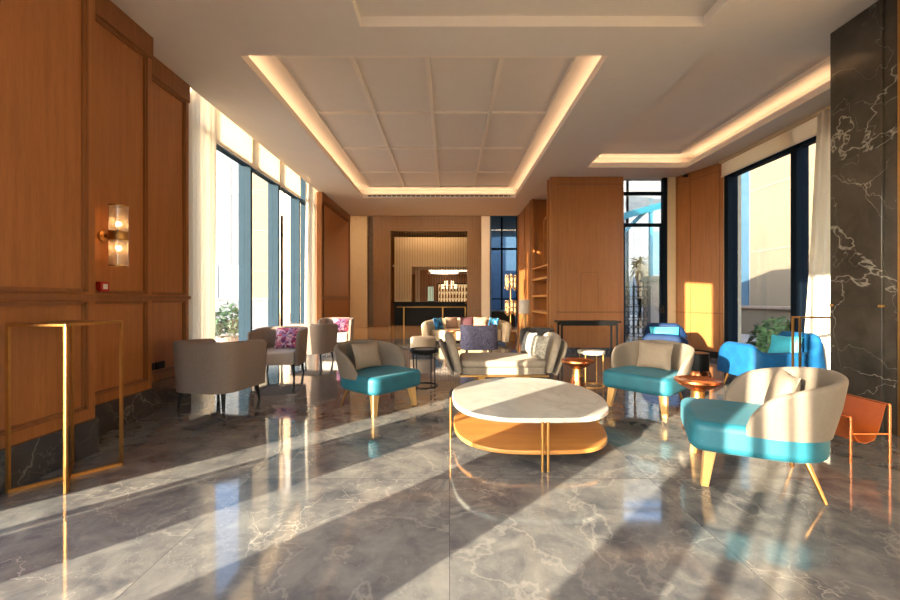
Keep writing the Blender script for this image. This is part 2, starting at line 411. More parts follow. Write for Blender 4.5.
# slot grille in the back lip
g = thing('air_grille', 'long dark slotted air grille at the far edge of the gridded ceiling recess', 'air vent')
obj('slot', MB().box(-2.5,1.85,12.135,12.149,CE+.045,CE+.075), M['black'], g)
mb = MB()
for i in range(30): mb.box(-2.5+i*.1475, -2.5+i*.1475+.03, 12.128, 12.14, CE+.04, CE+.08)
gf = obj('grille', mb, M['trimw'], g); gf['kind'] = 'stuff'

# ------------------------------------------------------------------ left wall of wood panels
def panelled(name, X, y0, y1, back=-4.3, plinth=True, end=True, rail=1.33, inner=None, crown=.28):
    r = sroot(name)
    struct('wall_panel', MB().box(back, X, y0, y1, .0, CE), M['wood'], r)
    mb = MB(); e = .022
    # stiles / rails proud of the face
    for (za, zb_) in ((.40, rail), (rail+.07, CE-crown)):
        ya, yb = y0+.10, y1-.10
        for w, pr in ((.035, e), (.012, e+.012)):
            mb.box(X, X+pr, ya, ya+w, za, zb_).box(X, X+pr, yb-w, yb, za, zb_)
            mb.box(X, X+pr, ya, yb, za, za+w).box(X, X+pr, ya, yb, zb_-w, zb_)
    mb.box(X, X+.03, y0, y1, rail+.01, rail+.055)
    mb.box(X, X+.02, y0, y1, CE-crown+.03, CE)
    struct('moulding', mb, M['wood_dark'], r)
    if plinth: struct('plinth', MB().box(X, X+.035, y0, y1, 0, .30), M['plinth'], r)
    return r
panelled('wall_left', -3.125, 2.30, 3.53)
panelled('wall_left', -3.495, 3.53, 4.70)
panelled('wall_left', -3.745, 4.70, 5.75)
panelled('wall_left', -3.65, 11.45, 14.7)
# outer wall line with windows
struct('wall_left', MB().box(-4.3,-4.05,5.70,5.82,0,CE+.4), M['wall'])
struct('wall_left', MB().box(-4.3,-4.05,11.42,11.5,0,CE+.4), M['wall'])

def window_run(name, X, ys_, zt, depth, w, mat, gx=None, sgn=1, transoms=(), base=.06):
    r = sroot(name); mb = MB()
    for y in ys_: mb.box(X-depth/2, X+depth/2, y-w/2, y+w/2, 0, zt)
    struct('window_frame', mb, mat, r)
    mb = MB().box(X-.05, X+.05, ys_[0], ys_[-1], zt-.06, zt).box(X-.05, X+.05, ys_[0], ys_[-1], 0, base)
    for z in transoms: mb.box(X-.06, X+.06, ys_[0], ys_[-1], z-.045, z+.03)
    struct('window_rail', mb, mat, r)
    for a, b in zip(ys_, ys_[1:]):
        struct('window_pane', MB().box(X-.01, X+.0, a+w/2, b-w/2, base, zt-.06), M['glass_tint'], r)
    return r
window_run('window_1', -4.1, [5.86,6.62,8.05,9.35,10.65,11.38], 4.80, .24, .07, M['steel'], transoms=(4.06,))
def sheet(name, pts, z0, z1, mat, label, cat, amp=.05, waves=9, spread=1.0, group=None, n=120):
    """pleated hanging cloth between two plan points; spread<1 gathers the top"""
    a, b = Vector(pts[0]), Vector(pts[1]); d = b-a; L = d.length; nrm = Vector((-d.y, d.x))/L
    vs = []; fs = []; rows = 14
    for j in range(rows+1):
        v = j/rows; z = z0+(z1-z0)*v
        for i in range(n+1):
            u = i/n; uu = u if spread == 1 else (u-.0)*(1-(1-spread)*v**.7)
            off = amp*(math.sin(u*waves*2*PI + .4*math.sin(7*u)) + .3*math.sin(u*waves*4.3*PI+1))*(1+.25*math.sin(3*v+5*u))
            p = a + d*uu + nrm*off; vs.append((p.x, p.y, z))
    for j in range(rows):
        for i in range(n): q = j*(n+1)+i; fs.append((q,q+1,q+n+2,q+n+1))
    o = obj(name, MB().add(vs, fs), mat, smooth=True, solid=.004)
    return tag(o, label, cat, group)
sheet('curtain', ((-3.86,5.82),(-3.86,6.55)), .02, CE+.38, M['curtain'], 'cream floor length curtain at the near edge of the left window', 'curtain', .045, 6)
sheet('curtain', ((-3.84,11.42),(-3.80,10.55)), .02, CE+.38, M['curtain'], 'sunlit cream curtain at the far end of the left window', 'curtain', .045, 6, .72)
bl = thing('roller_blind', 'cream roller blind raised above the tall left windows', 'blind')
obj('blind_cloth', MB().box(-3.96,-3.953,6.58,10.6,4.02,CE+.33), M['blind'], bl)
obj('bottom_bar', MB().box(-3.97,-3.943,6.58,10.6,4.0,4.025), M['trimw'], bl)
obj('roller', MB().tube([(-3.956,6.58,CE+.34),(-3.956,10.6,CE+.34)], .035, 14), M['trimw'], bl, smooth=True)

# near-left facade beside the viewpoint: piers and panes the sun comes through
for y0, y1 in ((.90,1.30),(-1.03,-.38),(-2.27,-2.17)):
    struct('wall_left', MB().box(-3.53,-3.125,y0,y1,0,CE), M['wood'])
for y0, y1 in ((-2.57,-2.49),(-2.775,-2.765),(-6,-2.90)):
    struct('wall_left', MB().box(-3.16,-3.125,y0,y1,0,CE), M['wood'])
struct('wall_left', MB().box(-3.56,-3.10,-6,2.30,4.12,CE), M['wall'])
r = sroot('window_2'); mb = MB()
for y in (1.44,): mb.box(-3.50,-3.44,y-.03,y+.03,0,4.12)
mb.box(-3.50,-3.44,-3.5,2.30,4.06,4.12).box(-3.5,-3.44,-3.5,2.30,0,.05)
struct('window_frame', mb, M['steel'], r)
for a, b in ((1.30,2.30),(-.38,.90),(-2.17,-1.03),(-3.5,-2.27)):
    struct('window_pane', MB().box(-3.478,-3.466,a,b,.05,4.06), M['glass'], r)
# glazed front added unseen behind the viewpoint to let in sky light
r = sroot('fill_window_3'); mb = MB()
for i in range(6): mb.box(-3.5+i*1.25-.03,-3.5+i*1.25+.03,-6.06,-5.98,0,CE)
mb.box(-3.5,2.8,-6.06,-5.98,3.0,3.06).box(-3.5,2.8,-6.06,-5.98,4.3,CE).box(-3.5,2.8,-6.06,-5.98,0,.06)
struct('window_frame', mb, M['steel_dark'], r)
struct('window_pane', MB().box(-3.5,2.8,-6.03,-6.02,.06,4.3), M['glass'], r)
struct('wall_front', MB().box(2.8,6.6,-6.1,-5.98,0,CE), M['wall'])

# ------------------------------------------------------------------ right side
struct('wall_right', MB().box(4.72,6.6,3.52,3.9,0,CE), M['wood'])
struct('wall_right', MB().box(6.5,6.6,-6,3.52,0,CE), M['wall'])
mb = MB().box(4.47,4.72,3.52,3.89,0,CE)
struct('wall_right', mb, M['wood'])
r = sroot('column_marble')
struct('marble_cladding', MB().box(4.40,6.3,4.07,4.62,0,CE), M['column'], r, bevel=.004)
struct('marble_return', MB().box(4.425,6.3,3.93,4.07,0,CE), M['column'], r)
struct('brass_trim', MB().box(4.405,4.44,3.895,3.93,0,CE), M['brass'], r)
struct('joint_accent', MB().box(4.392,4.402,4.58,4.625,1.262,1.285).box(4.392,4.43,4.065,4.10,1.262,1.285), M['brass'], r)
struct('joint_line', MB().box(4.397,4.402,4.07,4.62,1.268,1.276), M['black'], r)
window_run('window_4', 6.22, [5.0,7.1,8.83], 4.80, .22, .12, M['steel_dark'], transoms=(4.06,))
struct('wall_right', MB().box(6.14,6.5,8.9,9.25,0,CE+.4), M['wall'])
bl = thing('roller_blind', 'cream roller blind raised above the right windows', 'blind')
obj('blind_cloth', MB().box(6.06,6.067,4.7,8.9,4.08,CE-.01), M['blind'], bl)
obj('bottom_bar', MB().box(6.05,6.078,4.7,8.9,4.05,4.085), M['trimw'], bl)
obj('blind_fascia', MB().box(6.02,6.09,4.7,8.92,CE-.06,CE-.001), M['wall'], bl)
sheet('curtain', ((5.98,5.35),(5.98,6.82)), .02, CE-.07, M['curtain'], 'white curtain gathered beside the black marble column', 'curtain', .04, 8, .76)
# splayed wood panel between glazed door and right window
r = sroot('wall_right')
P0, P1 = Vector((5.70,10.10)), Vector((6.12,8.95))
d = (P1-P0).normalized(); nn = Vector((d.y,-d.x))
if nn.x > 0: nn = -nn
def slab(a, b, off0, off1, z0, z1):
    p = P0+d*a; q = P0+d*b
    pts = [p+nn*off0, q+nn*off0, q+nn*off1, p+nn*off1]
    return MB().prism([tuple(x) for x in pts], z0, z1)
L = (P1-P0).length
struct('wall_panel', slab(0,L,-.25,0,.0,CE), M['wood'], r)
mb = MB()
for s0, s1, z0, z1 in ((0,L,1.0,1.03),(.42,.436,0.3,CE),(0,L,CE-.2,CE-.185),(.06,.075,.3,CE),(L-.08,L-.06,.3,CE)):
    k = slab(s0,s1,0,.008,z0,z1); mb.add(k.v, k.f)
struct('moulding', mb, M['wood_dark'], r)
struct('plinth', slab(0,L,0,.02,0,.14), M['black'], r)
# glazed door and its wall, Y = 10.2
struct('wall_right', MB().box(5.52,5.72,10.08,10.4,0,CE), M['wall'])
struct('wall_right', MB().box(4.38,6.7,10.32,10.4,CE+LIP,CE+.5), M['wall'])
struct('wall_back', MB().box(4.38,6.6,14.7,14.8,0,5.8), M['facade_w'])
r = sroot('door_1')
mb = MB().box(5.42,5.52,10.12,10.24,0,CE).box(4.40,5.42,10.14,10.22,3.98,4.06).box(4.40,5.42,10.14,10.22,3.18,3.26).box(4.38,4.46,10.14,10.22,0,3.18)
mb.box(4.46,5.42,10.14,10.22,0,.12).box(5.36,5.42,10.15,10.21,.12,3.18)
struct('door_frame', mb, M['steel_dark'], r)
struct('door_pane', MB().box(4.42,5.42,10.175,10.185,.12,4.40), M['glass_tint'], r)
struct('door_handle', MB().box(5.31,5.36,10.06,10.14,1.02,1.10).box(5.37,5.40,10.04,10.14,.98,1.16), M['black'], r)

# wood block with open bookcase in its side
r = sroot('wall_back')
X0, X1, YF = 2.545, 4.38, 10.04
struct('wall_panel', MB().box(X0+.14,X1,YF,YF+.16,0,CE).box(X0+.5,X1,YF+.16,14.8,0,CE).box(X0,X0+.5,12.35,14.8,0,CE), M['wood'], r)
mb = MB()
for x in (2.72, 3.30, 3.73, 4.30): mb.box(x,x+.012,YF-.006,YF,.1 if x != 3.30 and x != 3.73 else 1.05,CE-.2 if x != 3.30 and x != 3.73 else 2.0)
mb.box(X0+.14,X1,YF-.012,YF,.99,1.03).box(X0+.14,X1,YF-.01,YF,CE-.2,CE-.18).box(3.3,3.73,YF-.006,YF,2.0,2.012)
mb.box(X0-.02,X0,12.4,12.6,0,CE).box(X0-.02,X0,13.5,13.52,0,CE).box(X0-.02,X0,14.6,14.8,0,CE)
struct('moulding', mb, M['wood_dark'], r)
struct('plinth', MB().box(X0+.14,X1,YF-.02,YF,0,.12), M['plinth'], r)
bk = thing('bookcase', 'tall built-in open oak bookcase with empty shelves in the side of the wood block', 'bookcase', (0,0,0))
obj('upright', MB().box(X0,X0+.15,YF-.0,YF+.14,0,CE), M['wood'], bk, bevel=.01)
obj('upright', MB().box(X0-.01,X0+.08,YF+.26,YF+.34,0,CE), M['wood'], bk, bevel=.004)
obj('upright', MB().box(X0-.01,X0+.08,12.27,12.35,0,CE), M['wood'], bk, bevel=.004)
obj('back_panel', MB().box(X0+.46,X0+.5,YF+.16,12.35,0,CE), M['wood'], bk)
obj('side_panel', MB().box(X0+.08,X0+.46,YF+.14,YF+.34,0,CE), M['wood_dark'], bk)
for z in (.45,.97,1.42,1.91): obj('shelf', MB().box(X0+.0,X0+.46,YF+.34,12.27,z-.03,z+.03), M['wood_top'], bk, bevel=.004)
obj('shelf', MB().box(X0+.0,X0+.46,YF+.34,12.27,2.22,2.26), M['wood_top'], bk)
obj('divider', MB().box(X0+.05,X0+.46,10.95,11.0,2.26,3.5), M['wood'], bk)
obj('shelf', MB().box(X0+.05,X0+.46,YF+.34,10.95,3.5,3.55), M['wood'], bk)

# ------------------------------------------------------------------ far zone: portal, bar
struct('ceiling', MB().box(-6.2,6.6,14.8,28.2,5.7,5.8).box(-6.2,6.6,14.75,14.8,CE,5.8), M['ceil'])
struct('wall_left', MB().box(-6.3,-6.1,14.7,28.2,0,5.7), M['wall'])
struct('wall_left', MB().box(-6.2,-3.66,14.7,14.8,0,CE), M['wall'])
struct('wall_right', MB().box(6.5,6.6,14.7,28.2,0,5.7), M['wall'])
struct('wall_back', MB().box(-6.1,-3.87,18.8,19.0,0,5.7), M['wall'])
struct('wall_back', MB().box(1.52,1.90,18.7,19.0,0,5.7), M['trimw'])
struct('wall_back', MB().box(-3.87,-3.6,19.2,19.3,0,5.7), M['stone'])
r = sroot('wall_back')
struct('wall_panel', MB().box(-3.6,-2.82,18.95,19.3,0,5.7).box(.86,1.52,18.95,19.3,0,5.7).box(-2.82,.86,18.95,19.3,4.55,5.7), M['portal'], r)
mb = MB()
for k in range(6): mb.box(-3.6+k*.13,-3.6+k*.13+.012,18.94,18.95,0,5.7).box(.98+k*.11,.98+k*.11+.012,18.94,18.95,0,5.7)
for k in range(5): mb.box(-2.82,.86,18.94,18.95,4.65+k*.14,4.665+k*.14)
struct('groove', mb, M['wood_dark'], r)
ch = MB()
for k in range(30):
    x = -2.78+k*.124
    ch.tube([(x,19.4,4.55),(x,19.4,1.3)], .012, 6)
o = obj('chain_curtain', ch, M['brass']); o['kind'] = 'stuff'; tag(o, 'fine gold chain curtain hanging in the wood portal above the bar', 'curtain')
for x0, x1 in ((-5.5,-3.2),(-2.2,1.6),(2.4,5.2)):  # added lights above the ceiling edge, out of view, to brighten the far zone
    t = thing('ceiling_and_fill_light', 'long warm fill light added out of view in the high ceiling before the bar, %s' % ('left one' if x0 < -5 else 'middle one' if x0 < 0 else 'right one'), 'light')
    obj('fill_panel', MB().box(x0,x1,16.6,17.0,5.66,5.69), emit('warm fill glow',(1,.72,.45,1),14), t)
    obj('frame', MB().box(x0-.04,x1+.04,16.56,16.6,5.65,5.7).box(x0-.04,x1+.04,17.0,17.04,5.65,5.7), M['trimw'], t)
# bar
t = thing('ceiling_and_fill_light', 'warm fill light added out of view above the bar opening', 'light')
obj('fill_panel', MB().box(-2.6,.7,20.3,20.6,5.66,5.69), emit('warm bar fill glow',(1,.70,.40,1),22), t)  # added glowing panel behind the header, brightens the wall inside the portal
obj('frame', MB().box(-2.64,.74,20.26,20.3,5.65,5.7).box(-2.64,.74,20.6,20.64,5.65,5.7), M['trimw'], t)
bar = thing('bar_counter', 'long black bar counter with brass rail under the gold chain curtain', 'bar', (0,0,0))
obj('counter_front', MB().box(-2.75,.80,20.0,20.5,0,1.13), M['black'], bar, bevel=.01)
obj('counter_top', MB().box(-2.8,.85,19.95,20.6,1.13,1.19), M['black'], bar, bevel=.01)
mb = MB().bar((-2.6,19.86,.93),(.83,19.86,.93),.03)
obj('rail', mb, M['brass'], bar)
for x in (-2.25,-.32,.80): obj('post', MB().box(x-.03,x+.03,19.82,19.88,0,.905), M['brass'], bar)
# bar room behind
struct('wall_back', MB().box(-6.2,1.9,27.9,28.1,0,5.7), M['wood_dark'])
struct('wall_back', MB().box(-2.9,-2.0,21.2,21.3,0,4.6).box(-2.0,1.2,21.2,21.3,3.05,4.6), M['wall'])
struct('wall_back', MB().box(-2.0,-1.75,23.6,23.9,0,3.05), M['trimw'])
struct('wall_back', MB().box(-1.75,-1.3,23.9,24.2,0,3.05), M['wood'])
struct('ceiling', MB().box(-3,1.9,21.3,27.9,3.05,3.15), M['trimw'])
lt = tag(obj('ceiling_and_fill_light', MB().box(-1.2,1.4,24.0,24.12,3.01,3.04), emit('bar ceiling light',(1,.75,.5,1),7)), 'slim warm ceiling light deep inside the bar room', 'light')
lt = tag(obj('ceiling_and_fill_light', MB().lathe([(.9,0),(.9,.03),(.8,.03),(.8,0)],40,(-.3,26.2,3.015)), emit('bar ring light',(1,.75,.5,1),5)), 'round glowing ceiling ring deep inside the bar room', 'light')
sh = thing('bottle_shelf', 'backlit golden back bar shelf full of bottles', 'shelf', (0,0,0))
obj('display_panel', MB().box(-.75,1.5,26.9,26.95,1.0,2.3), M['display'], sh)
obj('shelf_case', MB().box(-.8,1.55,26.4,26.9,.0,1.0).box(-.8,-.72,26.5,26.9,1,2.35).box(1.47,1.55,26.5,26.9,1,2.35).box(-.8,1.55,26.5,26.9,2.3,2.38), M['black'], sh)
for z in (1.4,1.85): obj('shelf', MB().box(-.72,1.47,26.6,26.88,z-.02,z), M['black'], sh)
bott = None
for z in (1.0,1.4,1.85):
    for k in range(11):
        x = -.62+k*.195
        if bott is None:
            bott = obj('bottle', MB().lathe([(.05,0),(.055,.02),(.055,.19),(.018,.25),(.018,.32),(.001,.32)],12), plain('amber glass', srgb(150,80,24), .15), smooth=True)
            o = bott
        else: o = bott.copy(); COL.objects.link(o)
        tag(o, 'small amber bottle on the golden backlit shelf of the bar', 'bottle', 'bottles on the backlit bar shelf', (x,26.7,z+.002))
cab = thing('glass_cabinet', 'pale green lit cabinet inside the bar room', 'cabinet')
obj('cabinet_body', MB().box(-1.45,-.95,25,25.4,0,1.2), M['black'], cab)
obj('cabinet_screen', MB().box(-1.42,-.98,25.1,25.3,1.2,2.1), emit('pale lit cabinet',(.55,.62,.4,1),.5), cab)
chd = thing('chandelier', 'golden crystal chandelier hanging inside the bar room', 'chandelier', (0,0,0))
obj('hanging_rod', MB().tube([(0,22.8,2.35),(0,22.8,3.05)], .015), M['brass'], chd)
obj('ring', MB().lathe([(.42,2.02),(.42,2.06),(.38,2.06),(.38,2.02)],24,(0,22.8,0)).lathe([(.25,2.22),(.25,2.26),(.21,2.26),(.21,2.22)],24,(0,22.8,0)), M['brass'], chd)
for k in range(10):
    a = 2*PI*k/10
    obj('crystal', MB().tube([(.40*math.cos(a),22.8+.40*math.sin(a),1.92),(.40*math.cos(a),22.8+.40*math.sin(a),2.16)], .035), M['tubeglow'], chd)
for k in range(6):
    a = 2*PI*k/6
    obj('crystal', MB().tube([(.23*math.cos(a),22.8+.23*math.sin(a),2.12),(.23*math.cos(a),22.8+.23*math.sin(a),2.36)], .035), M['tubeglow'], chd)
# blue glazed passage at right of the portal
r = sroot('window_5'); mb = MB()
for x in (1.95,2.75,3.55,4.4): mb.box(x-.04,x+.04,20.9,21.0,0,5.6)
mb.box(1.9,4.6,20.9,21.0,3.9,4.0).box(1.9,4.6,20.9,21.0,1.3,1.36)
struct('window_frame', mb, M['steel_dark'], r)
struct('window_pane', MB().box(1.9,4.6,20.95,20.96,0,5.7), M['glass_blue'], r)
struct('wall_back', MB().box(4.5,6.5,20.9,21.1,0,5.7), M['darkblue'])
struct('wall_back', MB().box(1.9,2.0,19.0,28.1,0,5.7), M['darkblue'])
dk = thing('reception_desk', 'dark low reception desk in the blue passage beside the bar', 'desk')
obj('desk_body', MB().box(2.06,3.2,19.3,19.9,0,.72), M['black'], dk, bevel=.02)
obj('desk_top', MB().box(2.02,3.25,19.25,19.95,.72,.78), M['darkblue'], dk, bevel=.01)

# ------------------------------------------------------------------ small wall things
s = thing('wall_sconce', 'brass wall sconce with clear glass tube and two lit bulbs on the wood wall', 'lamp', (-3.495,4.03,1.98))
obj('wall_plate', MB().lathe([(.055,0),(.055,.02),(.02,.035),(.001,.035)],24).xf(Matrix.Rotation(PI/2,4,'Y')), M['brass'], s, smooth=True)
obj('arm', MB().tube([(.02,0,0),(.09,0,0)], .02, 12), M['brass'], s, smooth=True)
cx = .165
obj('band', MB().lathe([(.083,-.045),(.086,-.04),(.086,.04),(.083,.045),(.079,.045),(.079,-.045)],32,(cx,0,0)), M['brass'], s, smooth=True)
obj('glass_tube', MB().lathe([(.078,-.30),(.078,.30),(.074,.30),(.074,-.30)],32,(cx,0,0)), M['crystal'], s, smooth=True)
for z in (.302,-.302): obj('rim', MB().lathe([(.072,-.006),(.082,-.006),(.082,.006),(.072,.006)],32,(cx,0,z)), M['brass'], s, smooth=True)
for z in (.12,-.12):
    b_ = obj('bulb', MB().ball((cx,0,z), .022), M['bulb'], s, smooth=True)
    obj('socket', MB().tube([(cx,0,z*.25),(cx,0,z*.85)], .014), M['brass'], b_)
a = thing('fire_alarm', 'small red fire alarm call point on the wood wall below the sconce', 'alarm', (-3.47,4.0,1.47))
obj('housing', MB().box(-.024,.03,-.05,.05,-.05,.05), M['red'], a, bevel=.006)
obj('press_plate', MB().box(.03,.034,-.026,.026,-.026,.026), M['whitep'], a)
so = thing('wall_socket', 'black double wall socket low on the wood wall behind the nearest tub chair', 'socket', (-3.745,5.08,.49))
obj('socket_plate', MB().box(0,.014,-.17,-.01,-.045,.045), M['black'], so, bevel=.003)
obj('socket_plate', MB().box(0,.014,.01,.17,-.045,.045), M['black'], so, bevel=.003)
cam_ = thing('security_camera', 'small dome security camera at the ceiling above the glazed door', 'camera', (5.72,9.78,CE))
obj('housing', MB().lathe([(.001,0),(.05,0),(.05,-.03),(.03,-.035),(.001,-.035)],20), M['whitep'], cam_, smooth=True)
obj('lens_body', MB().tube([(0,0,-.06),(.09,-.06,-.07)], .035, 14), M['black'], cam_, smooth=True)

# ------------------------------------------------------------------ brass pedestals
def pedestal(loc, rz, w, dd, h, label):
    t = thing('brass_stand', label, 'stand', loc, rz)
    b = .0095
    obj('stand_top', MB().box(-w/2-b,w/2+b,-dd/2-b,dd/2+b,h-.02,h), M['brass'], t, bevel=.003)
    for sx in (-1,1):
        for sy in (-1,1):
            x, y = sx*w/2, sy*dd/2
            obj('leg', MB().box(x-b,x+b,y-b,y+b,0,h-.02), M['brass'], t)
    obj('base_bar', MB().bar((-w/2,-dd/2,.012),(w/2,dd/2,.012),.024), M['brass'], t)
    obj('base_bar', MB().bar((w/2,-dd/2,.014),(-w/2,dd/2,.014),.024), M['brass'], t)
    return t
pedestal((-2.86,3.01,0), 0, .40, .47, 1.175, 'tall open brass stand in front of the left wood wall')
pedestal((4.57,4.92,0), 0, .60, .10, 1.13, 'tall open brass stand partly hidden by the black marble column')

# ------------------------------------------------------------------ lounge chairs
def lounge_chair(loc, rz, label):
    t = thing('lounge_chair', label, 'chair', loc, rz, 'teal and taupe lounge chairs')
    out = round_poly([(-.41,-.42),(.41,-.42),(.41,.40),(-.41,.40)], [.13,.13,.34,.34], 8, True)
    obj('seat', MB().prism(out, .25, .455), M['teal'], t, bevel=.05, seg=5)
    path = round_poly([(-.385,-.10),(-.385,.385),(.385,.385),(.385,-.10)], .36, 14)
    back = shell(path, .40, lambda u: .60+.20*math.sin(PI*u)**.7, .085, .115, 70, .20, .25, -1, thtop=.06)
    obj('backrest', back, M['grey_fab'], t, smooth=True)
    for sx in (-1,1):
        rings = []
        for z, w, x, y in ((.26,.046,.30,-.29),(.0,.028,.33,-.325)):
            rings.append([(sx*x-w,y-w*.8,z),(sx*x+w,y-w*.8,z),(sx*x+w,y+w*.8,z),(sx*x-w,y+w*.8,z)])
        obj('leg', MB().loft(rings), M['wood_leg'], t, bevel=.006)
    for sx in (-1,1):
        obj('leg', MB().tube([(sx*.26,.24,.26),(sx*.31,.33,0)], [.018,.010], 12), M['brass'], t, smooth=True)
    return t
lc = lounge_chair((-.90,5.02,0), face(.78,-.63), 'teal seated taupe lounge chair left of the marble coffee table')
def put_pillow(name, w, h, t_, mat, loc, rz, tilt, label, group=None, twist=0):
    o = obj(name, pillow(w, h, t_), mat, smooth=True)
    o.rotation_mode = 'QUATERNION'
    q = Matrix.Rotation(rz,4,'Z') @ Matrix.Rotation(tilt,4,'X') @ Matrix.Rotation(twist,4,'Y')
    o.rotation_quaternion = q.to_quaternion(); o.location = loc
    return tag(o, label, 'cushion', group) and o
def chair_pillow(cx, cy, rz, off, h, label, mat, w=.42, dx=0, tw=0, z0=.455, tilt=-.30, th=.12):
    c, s_ = math.cos(rz), math.sin(rz); lx, ly = dx, off
    put_pillow('cushion', w, h, th, mat, (cx+lx*c-ly*s_, cy+lx*s_+ly*c, z0+h/2*math.cos(tilt)+.01), rz, tilt, label, twist=tw)
chair_pillow(-.90,5.02, face(.78,-.63), .20, .33, 'plain beige square cushion on the lounge chair left of the coffee table', M['pil_fab'])
dup(lc, (2.47,4.98,0), face(-.76,-.65), 'teal seated taupe lounge chair behind the nearer copper side table')
chair_pillow(2.47,4.98, face(-.76,-.65), .20, .33, 'plain beige square cushion on the lounge chair behind the copper side table', M['pil_fab'])
dup(lc, (2.30,3.06,0), face(-.90,.43), 'largest teal seated taupe lounge chair at the right foreground, back to the viewer', None, 1.04)
chair_pillow(2.30,3.06, face(-.90,.43), .19, .35, 'beige cushion peeking over the near lounge chair backrest', M['pil_fab'])

# ------------------------------------------------------------------ coffee table
ct = thing('coffee_table', 'large pebble shaped coffee table with white marble top and oak shelf on brass legs', 'table', (.75,3.95,0))
raw = [(.03,3.98),(.05,3.60),(.155,3.33),(.34,3.18),(.55,3.13),(.896,3.13),(1.155,3.18),(1.33,3.35),(1.42,3.60),(1.46,3.90),(1.41,4.27),(1.25,4.56),(1.05,4.70),(.70,4.75),(.30,4.58),(.08,4.25)]
def spline(P, n=6):
    out = []; K = len(P)
    for i in range(K):
        a,b,c,d = (Vector(P[(i+j-1)%K]) for j in range(4))
        for k in range(n):
            t = k/n; out.append(.5*((2*b)+(c-a)*t+(2*a-5*b+4*c-d)*t*t+(3*b-a-3*c+d)*t**3))
    return out
outl = [(p.x-.75, p.y-3.95) for p in spline(raw)]
obj('table_top', MB().prism(outl, .375, .415), M['white_marble'], ct, bevel=.008)
obj('shelf', MB().prism([(x*.985+.005, y*.96-.0) for x, y in outl], .115, .15), M['wood_top'], ct, bevel=.008)
for x, y, dx, dy in ((.0,-.83,.022,0),(-.735,-.06,0,.022),(.70,-.02,0,.022),(.0,.79,.022,0)):
    for k in (-1,1):
        obj('leg', MB().tube([(x+dx*k,y+dy*k,0),(x+dx*k,y+dy*k,.385)], .0115, 12), M['brass'], ct, smooth=True)

# ------------------------------------------------------------------ copper side tables
def copper_table(loc, label):
    t = thing('side_table', label, 'table', loc, 0, 'copper hourglass side tables')
    obj('table_top', MB().lathe([(.001,.505),(.195,.505),(.215,.52),(.215,.498),(.19,.47),(.06,.40),(.001,.40)],48), M['copper'], t, smooth=True)
    obj('collar', MB().lathe([(.001,.405),(.065,.405),(.062,.35),(.075,.30),(.001,.30)],40), M['brass'], t, smooth=True)
    obj('base', MB().lathe([(.001,.302),(.073,.302),(.095,.20),(.14,.02),(.14,0),(.001,0)],48), M['copper'], t, smooth=True)
    return t
cp = copper_table((1.74,5.42,0), 'copper hourglass side table between the grey chaise and the coffee table')
dup(cp, (2.56,4.12,0), 0, 'copper hourglass side table between the two right lounge chairs')

# ------------------------------------------------------------------ small tables
t = thing('side_table', 'small round white topped side table with thin brass legs', 'table', (2.20,6.20,0))
obj('table_top', MB().lathe([(.001,.50),(.20,.50),(.205,.51),(.205,.545),(.19,.55),(.001,.55)],40), M['white_marble'], t, smooth=True)
for k in range(4):
    a = PI/4+k*PI/2; x, y = .19*math.cos(a), .19*math.sin(a)
    obj('leg', MB().tube([(x,y,0),(x,y,.50)], .009, 8), M['brass'], t)
obj('base_ring', MB().lathe([(.195,.0),(.195,.014),(.183,.014),(.183,0)],40), M['brass'], t)
t = thing('side_table', 'small dark tray side table with thin black legs beside the left lounge chair', 'table', (-.39,6.2,0))
obj('table_top', MB().lathe([(.001,.52),(.215,.52),(.22,.53),(.22,.575),(.205,.575),(.205,.55),(.001,.55)],40), M['black'], t, smooth=True)
for k in range(4):
    a = PI/4+.25+k*PI/2; x, y = .2*math.cos(a), .2*math.sin(a)
    obj('leg', MB().tube([(x,y,0),(x,y,.525)], .009, 8), M['black'], t)
obj('base_ring', MB().lathe([(.21,.0),(.21,.014),(.195,.014),(.195,0)],40), M['black'], t)
bk_ = tag(obj('tray', MB().lathe([(.001,0),(.15,0),(.16,.02),(.15,.02),(.14,.008),(.001,.008)],32), M['grey_fab'], smooth=True), 'shallow grey tray on the dark side table', 'tray', loc=(-.39,6.2,.551))
t = thing('pouf', 'round beige upholstered pouf behind the dark side table', 'pouf', (-.64,9.75,0))
obj('seat', MB().lathe([(.001,.10),(.29,.10),(.31,.12),(.31,.39),(.28,.42),(.001,.42)],40), M['cream'], t, smooth=True)
obj('base', MB().lathe([(.001,0),(.26,0),(.26,.10),(.001,.10)],32), M['black'], t)
t = thing('console_table', 'slim black console table against the oak wall block', 'table', (3.05,8.85,0))
obj('table_top', MB().box(-.68,.68,-.18,.18,.82,.86), M['black'], t, bevel=.004)
for sx in (-1,1):
    for sy in (-1,1): obj('leg', MB().box(sx*.6-.018,sx*.6+.018,sy*.15-.018,sy*.15+.018,0,.82), M['black'], t)
obj('apron', MB().box(-.6,.6,-.16,-.14,.76,.82).box(-.6,.6,.14,.16,.76,.82), M['black'], t)

